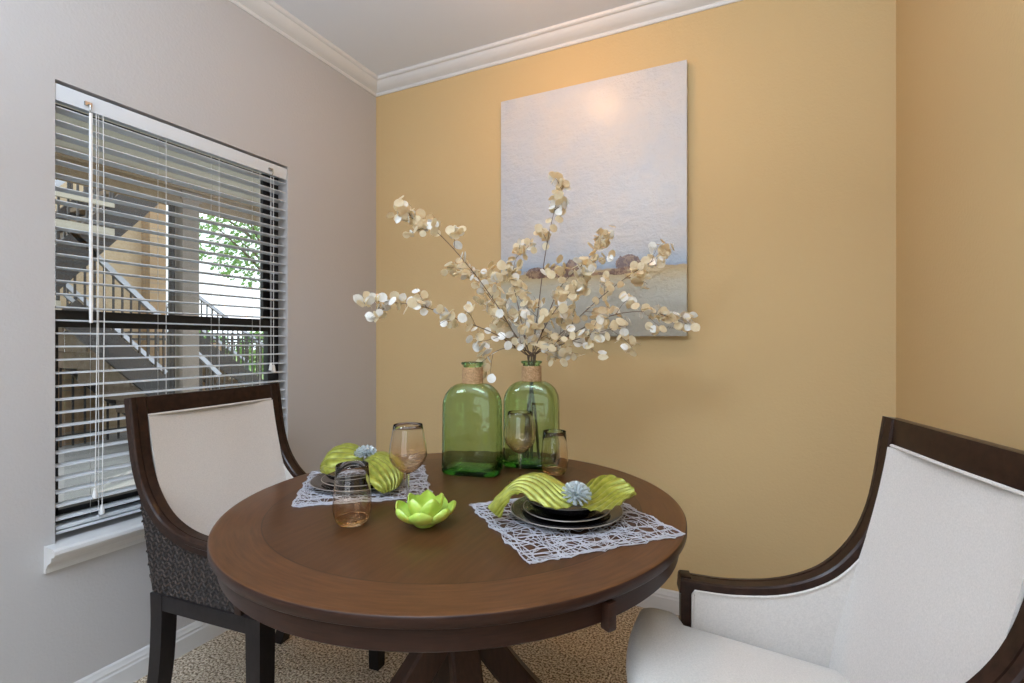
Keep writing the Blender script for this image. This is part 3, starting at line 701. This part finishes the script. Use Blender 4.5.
# ---------------------------------------------------------------- plates, bowls
ZP = TZ+.0044
def setting(c, near):
    w1 = 'on the placemat near the white linen armchair' if near else 'on the placemat near the window chair'
    def dish(name, prof, rimr, rimz, z, lab, cat, dx=0, dy=0):
        t = empty(name, (c[0]+dx, c[1]+dy, z), 0, lab+' '+w1, cat, 'black '+('bowls' if name == 'soup_bowl' else 'plates'))
        b = MB(); b.lathe(prof, 64); b.build('dish', M['black_ceramic'], t, sharp=50)
        b = MB(); b.tube([Vector((rimr*math.cos(a), rimr*math.sin(a), rimz)) for a in [2*PI*i/64 for i in range(65)]], .0013, 5, cap=False); b.build('rim', M['bowl_rim' if name == 'soup_bowl' else 'plate_rim'], t)
    dish('dinner_plate', [(0, .003), (.08, .003), (.088, 0), (.094, 0), (.105, .005), (.138, .0135), (.1405, .0150), (.138, .0165), (.104, .0085), (.09, .0065), (0, .0065)], .1400, .0156, ZP, 'large black dinner plate with thin pale rim,', 'plate')
    dish('salad_plate', [(0, .003), (.055, .003), (.062, 0), (.067, 0), (.078, .005), (.106, .0125), (.1085, .0140), (.106, .0155), (.077, .0080), (.064, .006), (0, .006)], .108, .0146, ZP+.0056, 'black salad plate stacked under a bowl,', 'plate')
    dish('soup_bowl', [(0, .002), (.034, .002), (.036, 0), (.040, 0), (.046, .004), (.070, .009), (.092, .020), (.1015, .0325), (.1030, .0340), (.1005, .0335), (.089, .023), (.066, .0125), (.03, .007), (0, .0065)], .1018, .0341, ZP+.0105, 'black glazed bowl on top of the plates,', 'bowl')
cR = P(.137, 1.268, 0); setting((cR.x, cR.y), True)
cL = P(-.472, 1.55, 0); setting((cL.x, cL.y), False)

# ---------------------------------------------------------------- napkins and rings
def wing(b, back, mid, frnt, npl, amp, seed, drift):
    """loft between three 3-D lines with pleats that run along the length"""
    rr = random.Random(seed); n = 14
    Bk, Md, Fr = crom(back, n), crom(mid, n), crom(frnt, n); nu = len(Bk); nv = npl*9; offs = []
    ph0 = rr.uniform(0, 6); grid_t = []
    for i in range(nu):
        row = []
        u = i/(nu-1)
        for j in range(nv+1):
            v = j/nv; p = Bk[i]*(1-v)*(1-2*v)+Md[i]*4*v*(1-v)+Fr[i]*v*(2*v-1)
            row.append(p)
        grid_t.append(row)
    out = []
    for i in range(nu):
        row = []; u = i/(nu-1)
        for j in range(nv+1):
            v = j/nv
            du = grid_t[min(i+1, nu-1)][j]-grid_t[max(i-1, 0)][j]; dv = grid_t[i][min(j+1, nv)]-grid_t[i][max(j-1, 0)]
            nn = dv.cross(du); nn = nn.normalized() if nn.length > 1e-9 else UP
            if nn.z < 0: nn = -nn
            f = npl*(.75 if drift > 4 else .95)*v+drift*u+.25*math.sin(3*u+4*v+ph0)+.25*noise.noise(Vector((u*3, v*4, seed)))
            tri = f % 1; sh = abs(math.sin(PI*tri))**.75
            aa = .60*amp*(.5+.5*min(1, u*1.6))*(.7+.6*(noise.noise(Vector((u*2.5+9, v*5, seed)))+.5))
            row.append(grid_t[i][j]+nn*(sh-.5)*aa)
        out.append(row)
    th = .0012
    low = [[p-UP*th for p in r] for r in out]
    b.grid(out); b.grid(low, flip=True)
    loop = lambda q: q[0]+[r[-1] for r in q[1:]]+q[-1][::-1][1:]+[r[0] for r in q[::-1][1:-1]]
    b.grid([loop(out), loop(low)], closev=True)
def napkin(label, wings, seed, drift):
    b = MB()
    for k, (bk, md, fr, npl, amp) in enumerate(wings):
        wing(b, [P(*q) for q in bk], [P(*q) for q in md], [P(*q) for q in fr], npl, amp, seed+k, drift)
    bmesh.ops.remove_doubles(b.bm, verts=b.bm.verts, dist=1e-5)
    o = b.build('napkin', M['satin'], None, sharp=30); tag(o, label, 'napkin', 'green satin napkins')
napkin('pleated green satin napkin fanned out wide over the bowl near the white linen armchair', [
 ([(.150, 1.235, .832), (.118, 1.27, .846), (.085, 1.30, .852), (.045, 1.295, .853), (.005, 1.27, .845), (-.030, 1.245, .822), (-.058, 1.225, .797)],
  [(.150, 1.21, .836), (.115, 1.225, .848), (.080, 1.24, .862), (.040, 1.24, .864), (.005, 1.225, .853), (-.025, 1.205, .825), (-.045, 1.195, .794)],
  [(.152, 1.180, .820), (.125, 1.170, .813), (.090, 1.160, .816), (.052, 1.165, .830), (.015, 1.175, .846), (-.010, 1.178, .822), (-.026, 1.18, .786)], 9, .012),
 ([(.150, 1.235, .832), (.178, 1.26, .838), (.210, 1.285, .850), (.250, 1.295, .857), (.285, 1.27, .848), (.300, 1.235, .838)],
  [(.150, 1.21, .833), (.178, 1.225, .826), (.210, 1.235, .822), (.245, 1.235, .824), (.275, 1.225, .828), (.297, 1.215, .835)],
  [(.152, 1.180, .820), (.178, 1.165, .811), (.210, 1.160, .810), (.245, 1.170, .817), (.278, 1.19, .832), (.297, 1.205, .838)], 8, .011)], 11, 7.5)
napkin('pleated green satin napkin bunched over the bowl near the window chair', [
 ([(-.452, 1.56, .842), (-.480, 1.60, .862), (-.520, 1.62, .868), (-.555, 1.61, .858), (-.572, 1.59, .836)],
  [(-.452, 1.54, .848), (-.485, 1.55, .866), (-.522, 1.56, .868), (-.560, 1.55, .858), (-.580, 1.54, .828)],
  [(-.450, 1.515, .840), (-.480, 1.49, .834), (-.515, 1.47, .820), (-.545, 1.47, .815), (-.566, 1.49, .812)], 7, .013),
 ([(-.440, 1.56, .842), (-.415, 1.565, .856), (-.380, 1.56, .850), (-.340, 1.53, .832), (-.322, 1.49, .808), (-.326, 1.45, .784)],
  [(-.440, 1.535, .848), (-.415, 1.51, .858), (-.385, 1.49, .850), (-.355, 1.46, .832), (-.340, 1.435, .806), (-.342, 1.42, .779)],
  [(-.445, 1.515, .840), (-.435, 1.475, .838), (-.420, 1.445, .822), (-.400, 1.42, .803), (-.380, 1.405, .788), (-.362, 1.402, .777)], 8, .013)], 23, 2.2)
def crystal_ring(c, r, tilt, label):
    t = empty('napkin_ring', c, 0, label, 'napkin ring', 'crystal napkin rings')
    rr = random.Random(int(r*1e4)); b = MB()
    rot0 = Vector((0, 0, 1)).rotation_difference(tilt.normalized()).to_matrix()
    for lay, (n, el, ln, wd) in enumerate(((14, .22, 1.0, .13), (11, .62, .9, .12), (7, 1.05, .75, .11))):
        for k in range(n):
            az = 2*PI*k/n+lay*.3; d = Vector((math.cos(az)*math.cos(el), math.sin(az)*math.cos(el), math.sin(el)))
            q = Vector((0, 0, 1)).rotation_difference(d).to_matrix()
            prof = [(0, 0), (.10, .15), (wd, .6), (.12, .85), (0, 1)]; base = rot0 @ q; rows = []
            for pr_, pz in prof[1:-1]: rows.append([base @ Vector((pr_*r*math.cos(a)*ln, pr_*.45*r*math.sin(a), pz*r*ln)) for a in [2*PI*i/6 for i in range(6)]])
            vv = b.grid(rows, closev=True); b.cap(vv[0]); b.cap(vv[-1], True)
    b.build('crystal_flower', M['crystal'], t, flat=True)
    b = MB(); ax = rot0 @ Vector((0, 0, -1)); e1 = rot0 @ Vector((1, 0, 0))
    b.tube([ax*.013+(ax*math.cos(a)+e1*math.sin(a))*.013 for a in [2*PI*i/24 for i in range(25)]], .0022, 6, cap=False); b.build('band', M['steel'], t)
M['crystal'] = mat('frosted_crystal', (.74, .81, .83), .12, Transmission_Weight=.65, IOR=1.45)
crystal_ring(P(.152, 1.19, .836), .043, Vector((-FW*.45+UP*.75+RT*.05)), 'clear crystal flower napkin ring on the napkin near the white linen armchair')
crystal_ring(P(-.447, 1.535, .856), .041, Vector((UP*1.0-FW*.25)), 'clear crystal flower napkin ring on the napkin near the window chair')

# ---------------------------------------------------------------- ceiling light (just above the view)
lx, ly = -.76, 1.70
t = empty('ceiling_light', (lx, ly, CEIL), 0, 'small flush ceiling light with frosted bowl above the table', 'ceiling light')
b = MB(); b.lathe([(0, 0), (.07, 0), (.075, -.01), (.07, -.022), (0, -.024)], 32); b.build('canopy', M['steel'], t)
m = bpy.data.materials.new('lit_frosted_glass'); m.use_nodes = True; bsdf(m).inputs['Base Color'].default_value = (.9, .85, .75, 1)
bsdf(m).inputs['Emission Color'].default_value = (1, .50, .18, 1); bsdf(m).inputs['Emission Strength'].default_value = 78; M['lamp'] = m
b = MB(); b.lathe([(.085, -.022), (.088, -.03), (.080, -.055), (.055, -.075), (.02, -.083), (0, -.084)], 32); b.build('shade', M['lamp'], t)

# ---------------------------------------------------------------- outdoors: covered walkway, stairs, fence, trees
def noisy(name, c1, c2, sc, rough=.85, bm=.3):
    m = mat(name, c1, rough); v = coord(m); f = noise_tex(m, v, sc, 4, .6); L(m, ramp(m, f, [(.3, c1), (.7, c2)]), bsdf(m).inputs['Base Color']); bump(m, f, bm, .01); return m
M['concrete'] = noisy('grey_concrete', (.33, .33, .33), (.42, .42, .41), 3)
M['stucco'] = noisy('tan_stucco', (.50, .38, .24), (.58, .45, .30), 30)
M['soffit'] = noisy('cream_soffit', (.52, .48, .39), (.58, .54, .45), 10)
M['timber'] = noisy('tan_timber', (.26, .19, .12), (.34, .26, .17), 14)
M['dark_steel'] = mat('dark_painted_steel', (.045, .04, .04), .45)
M['rail_metal'] = mat('galvanised_rail', (.45, .47, .52), .35, .6)
M['tread'] = noisy('brown_stair_tread', (.16, .12, .085), (.24, .18, .13), 12)
M['column'] = noisy('taupe_column', (.30, .26, .23), (.36, .31, .27), 8)
M['lawn'] = noisy('green_lawn', (.10, .20, .05), (.22, .34, .10), 4)
M['bark'] = noisy('tree_bark', (.10, .07, .05), (.17, .13, .09), 20)
M['leaf'] = mat('green_leaves', (.24, .42, .12), .6)
m = mat('tan_brick', (.4, .3, .2), .9); br = N(m, 'ShaderNodeTexBrick'); br.inputs['Scale'].default_value = 4; br.inputs['Color1'].default_value = (.36, .24, .14, 1); br.inputs['Color2'].default_value = (.46, .33, .20, 1); br.inputs['Mortar'].default_value = (.30, .25, .2, 1)
v = coord(m); mp = v.node; mp.inputs['Rotation'].default_value = (PI/2, 0, PI/2); L(m, v, br.inputs['Vector']); L(m, br.outputs['Color'], bsdf(m).inputs['Base Color']); M['brick'] = m
OX = A-T
b = MB(); b.box((OX-4, 4.5, -.08), (8, 22, .12)); S(b.build('patio_floor', M['concrete'], flat=True))
b = MB(); b.box((-40, 10, -.2), (70, 90, .1)); S(b.build('ground', M['lawn'], flat=True))
b = MB(); b.box((OX-1.4, 4.5, 2.75), (2.8, 22, .16)); S(b.build('walkway_ceiling', M['soffit'], flat=True))
b = MB(); b.box((-4.95, 4.5, 2.66), (.16, 22, .32)); b.box((-5.05, 4.5, 2.60), (.05, 22, .09)); b.box((-4.72, 4.5, 2.64), (.05, 22, .06)); S(b.build('trim_3', M['timber'], flat=True))
def col_(px, d, wd, label, mt, name='porch_column', z1=2.66):
    p = at(px, 341.5, d); b = MB(); b.box((0, 0, z1/2-.01), (wd, wd, z1+.02), bev=.01); b.box((0, 0, .06), (wd+.02, wd+.02, .16), bev=.01); b.box((0, 0, z1-.05), (wd+.04, wd+.04, .08), bev=.01)
    o = b.build(name, mt, None, (p.x, p.y, -.02)); tag(o, label, 'column')
dcol = 5.55
pc = at(185, 341.5, 1); sc_ = -4.95/pc.x; col_(186, sc_, .16, 'square taupe column holding up the covered walkway outside', M['column'])
p = at(171.5, 341.5, 1); q = p*(-4.95/p.x)
b = MB(); b.tube([(q.x, q.y, -.02), (q.x, q.y, 2.55)], .028, 10); b.box((q.x, q.y, 1.9), (.064, .064, .02)); b.box((q.x, q.y, .4), (.064, .064, .02)); o = b.build('drain_pipe', M['dark_steel'], None); tag(o, 'dark vertical drain pipe beside the taupe column outside', 'pipe')

def flight(x0, x1, ya, za, yb, zb, label, rail=.80, sides=(0, 1), thick=.26, solid=True):
    """steps between (ya,za) top and (yb,zb) bottom, spanning x0..x1"""
    t = empty('stair_flight', ((x0+x1)/2, yb, zb), 0, label, 'stairs', 'exterior stair flights'); off = -Vector(t.location)
    a, c = Vector((0, ya, za)), Vector((0, yb, zb)); n = max(3, int(abs(za-zb)/.18))
    for k, x in enumerate((x0, x1)):
        b = MB(); b.beam(a+Vector((x, 0, 0)), c+Vector((x, 0, 0)), .05, thick, up=UP); o = b.build('stringer', M['dark_steel'], t, off, flat=True)
    for i in range(n):
        f = (i+.5)/n; p = a+(c-a)*f; b = MB(); b.box(((x0+x1)/2, p.y, p.z+.02), (abs(x1-x0)-.06, abs(yb-ya)/n+.03, .05)); b.box(((x0+x1)/2, p.y-.5*(yb-ya)/n, p.z-.06), (abs(x1-x0)-.06, .02, .15)); b.build('tread', M['tread'], t, off, flat=True)
    for k in sides:
        x = (x0, x1)[k]; u = Vector((x, 0, rail))
        b = MB(); b.beam(a+u, c+u, .05, .05); b.build('handrail', M['rail_metal'], t, off, flat=True)
        b = MB(); b.beam(a+Vector((x, 0, .14)), c+Vector((x, 0, .14)), .03, .035); b.build('lower_rail', M['rail_metal'], t, off, flat=True)
        b = MB(); m_ = int((c-a).length/.11)
        for i in range(m_+1):
            p = a+(c-a)*i/m_; b.beam((x, p.y, p.z+.14), (x, p.y, p.z+rail), .016, .016, up=Vector((0, 1, 0)))
        b.build('balusters', M['dark_steel'], t, off, flat=True)
flight(-6.0, -7.1, 2.55, 1.52, 4.12, -.02, 'dark steel stair flight coming down to the walkway, nearest outside')
flight(-8.2, -9.3, 4.95, 1.35, 7.0, -.02, 'dark steel stair flight farther off beyond the column')
flight(-6.0, -7.1, 3.42, 3.0, 2.35, 1.75, 'upper dark stair flight rising toward the walkway ceiling', sides=(0,), thick=.30)
# upper landing with balustrade
t = empty('stair_landing', (-6.5, 2.0, 1.5), 0, 'stair landing with dark balustrade and cream edge boards outside', 'landing'); off = -Vector(t.location)
b = MB(); b.box((-6.55, 1.7, 1.50), (1.15, 1.6, .14)); b.build('deck', M['tread'], t, off, flat=True)
b = MB(); b.box((-5.97, 1.7, 1.50), (.04, 1.6, .18)); b.box((-5.97, 2.2, 2.32), (.04, 1.5, .09)); b.box((-5.97, 2.2, 2.62), (.04, 1.5, .07)); b.build('edge_board', M['soffit'], t, off, flat=True)
b = MB()
for i in range(15): b.box((-5.99, .95+i*.11, 1.97), (.018, .018, .86))
for i in range(14): b.box((-5.99, 1.5+i*.11, 2.9), (.018, .018, .5))
b.build('balusters', M['dark_steel'], t, off, flat=True)
b = MB(); b.box((-5.99, 1.7, 2.40), (.04, 1.6, .04)); b.build('handrail', M['dark_steel'], t, off, flat=True)
# stair tower walls
t = empty('stair_tower', (-8, 3, 0), 0, 'tan stucco wall behind the stairs outside', 'building'); off = -Vector(t.location)
def wallpx(pa, pb, x, z0, z1, name, mt, th=.2):
    a = at(pa, 341.5, 1); c = at(pb, 341.5, 1); ya, yb = a.y*x/a.x, c.y*x/c.x
    b = MB(); b.box((x-th/2, (ya+yb)/2, (z0+z1)/2), (th, abs(yb-ya), z1-z0)); return b.build(name, mt, t, off, flat=True)
wallpx(20, 152, -7.6, -.05, 4.2, 'stucco_wall', M['stucco'])
wallpx(20, 104, -7.26, -.05, 1.35, 'low_brick_wall', M['brick'])
wallpx(150, 166, -7.4, -.05, 4.2, 'brick_pier', M['brick'], .4)
# picket fences
def fence(a, c, h, label, sp=.115, mt=None):
    a = Vector(a); c = Vector(c); t = empty('picket_fence', a, 0, label, 'fence', 'dark metal fences'); off = -a; d = (c-a); n = int(d.length/sp)
    b = MB()
    for z in (.12, h-.10, h-.02): b.beam(a+UP*z, c+UP*z, .03, .03)
    b.build('rails', M['dark_steel'], t, off, flat=True)
    b = MB()
    for i in range(n+1): p = a+d*i/n; b.box(p+UP*(h/2), (.018, .018, h))
    b.build('pickets', M['dark_steel'], t, off, flat=True)
fence((-7.19, 2.9, -.02), (-7.19, 6.2, -.02), 1.35, 'dark metal picket fence standing behind the nearest stairs')
fence((-10.6, 5.2, -.1), (-10.6, 14.5, -.1), 1.30, 'long dark metal fence at the edge of the green lawn')
b = MB(); b.box((-9.4, 5.6, .55), (.2, 1.8, 1.25)); o = b.build('low_brick_wall', M['brick'], None, flat=True); tag(o, 'low tan brick wall behind the dark fence outside', 'wall')
def tree(x, y, h, rad, label, n, zc=.62, seed=1, name='shade_tree'):
    rr = random.Random(seed); t = empty(name, (x, y, -.15), 0, label, 'tree', 'trees beyond the fence')
    b = MB(); b.tube([(0, 0, 0), (.1, .05, h*.3), (0, .1, h*.6), (.05, 0, h*.85)], .16*h/6, 8, .04)
    for k in range(6):
        a = rr.uniform(0, 6.28); z = h*rr.uniform(.35, .6); b.tube([(0, .08, z), (math.cos(a)*rad*.4, math.sin(a)*rad*.4, z+h*.12), (math.cos(a)*rad*.75, math.sin(a)*rad*.75, z+h*.2)], .05*h/6, 6, .015)
    b.build('trunk', M['bark'], t)
    b = MB()
    for k in range(n):
        while True:
            v = Vector((rr.uniform(-1, 1), rr.uniform(-1, 1), rr.uniform(-1, 1)))
            if v.length < 1 and (noise.noise(v*2.2+Vector((seed, 0, 0))) > -.12): break
        p = Vector((v.x*rad, v.y*rad, h*zc+v.z*h*.36)); s_ = rr.uniform(.04, .085)*max(1, rad/2.4)
        nn = Vector((rr.uniform(-1, 1), rr.uniform(-1, 1), rr.uniform(-.5, 1))).normalized(); u = nn.orthogonal().normalized()*s_; w_ = nn.cross(u).normalized()*s_*.6
        vs = [b.bm.verts.new(p+e) for e in (-u, w_, u, -w_)]; b._f(vs)
    b.build('foliage', M['leaf'], t, flat=True)
tree(-16.5, 13.5, 8.5, 3.2, 'tall leafy tree seen over the walkway through the blinds', 6500, .74, 1)
tree(-15.5, 19.5, 8.0, 2.8, 'leafy tree at the far right of the window view', 5000, .76, 2)
for i, (x, y) in enumerate([(-13.2, 6.8), (-13.4, 8.6), (-13.0, 10.4), (-13.3, 12.3), (-13.0, 14.2)]):
    tree(x, y, 1.9, .82, 'round green shrub behind the long lawn fence', 1500, .55, 10+i, 'garden_shrub')

# ---------------------------------------------------------------- light
wd = bpy.data.worlds.new('sky'); bpy.context.scene.world = wd; wd.use_nodes = True
bg = wd.node_tree.nodes['Background']; bg.inputs[0].default_value = (.88, .94, 1, 1); bg.inputs[1].default_value = 3.4
def light(name, typ, loc, rot, energy, col=(1, 1, 1), **k):
    l = bpy.data.lights.new(name, typ); l.energy = energy; l.color = col
    for a, v in k.items(): setattr(l, a, v)
    o = bpy.data.objects.new(name, l); C.objects.link(o); o.location = loc; o.rotation_euler = rot; return o
light('sun', 'SUN', (-10, 10, 10), Vector((-.55, .45, .8)).to_track_quat('Z', 'Y')  .to_euler(), 4.0, (1, .95, .86), angle=.01)
light('patio_door_daylight', 'AREA', (.3, FRONT+.02, 1.2), (PI/2, 0, PI), 92, (.60, .79, 1), shape='RECTANGLE', size=3.1, size_y=2.2)
light('overhead_fill', 'AREA', (-.6, -.5, CEIL-.02), (0, 0, 0), 42, (.74, .86, 1), shape='DISK', size=1.1)  # added area lamp behind the camera, no fixture, fills back and right walls
light('right_wall_fill', 'AREA', (-1.5, -1.5, CEIL-.02), (0, -.75, 0), 85, (.74, .86, 1), shape='DISK', size=1.1)  # unseen lamp without fixture, added and tilted to brighten the right wall
light('ceiling_bounce_fill', 'AREA', (-.2, -.8, 1.75), (PI, 0, 0), 205, (.69, .83, 1), shape='DISK', size=.5)  # unseen lamp facing up, added so the ceiling bounces soft fill
sc = bpy.context.scene
sc.view_settings.view_transform = 'Standard'; sc.view_settings.look = 'None'; sc.view_settings.gamma = 1; sc.view_settings.use_curve_mapping = False
sc.view_settings.exposure = -0.56
sc.cycles.max_bounces = 24; sc.cycles.transmission_bounces = 20; sc.cycles.diffuse_bounces = 6; sc.cycles.transparent_max_bounces = 16
sc.cycles.use_denoising = True; sc.cycles.sample_clamp_indirect = 6
cam = bpy.data.cameras.new('camera'); co = bpy.data.objects.new('camera', cam); C.objects.link(co)
cam.sensor_width = 36; cam.lens = 36*F/1024; cam.clip_start = .02; cam.clip_end = 300
co.location = (0, 0, H); co.rotation_euler = (PI/2, 0, TH); sc.camera = co
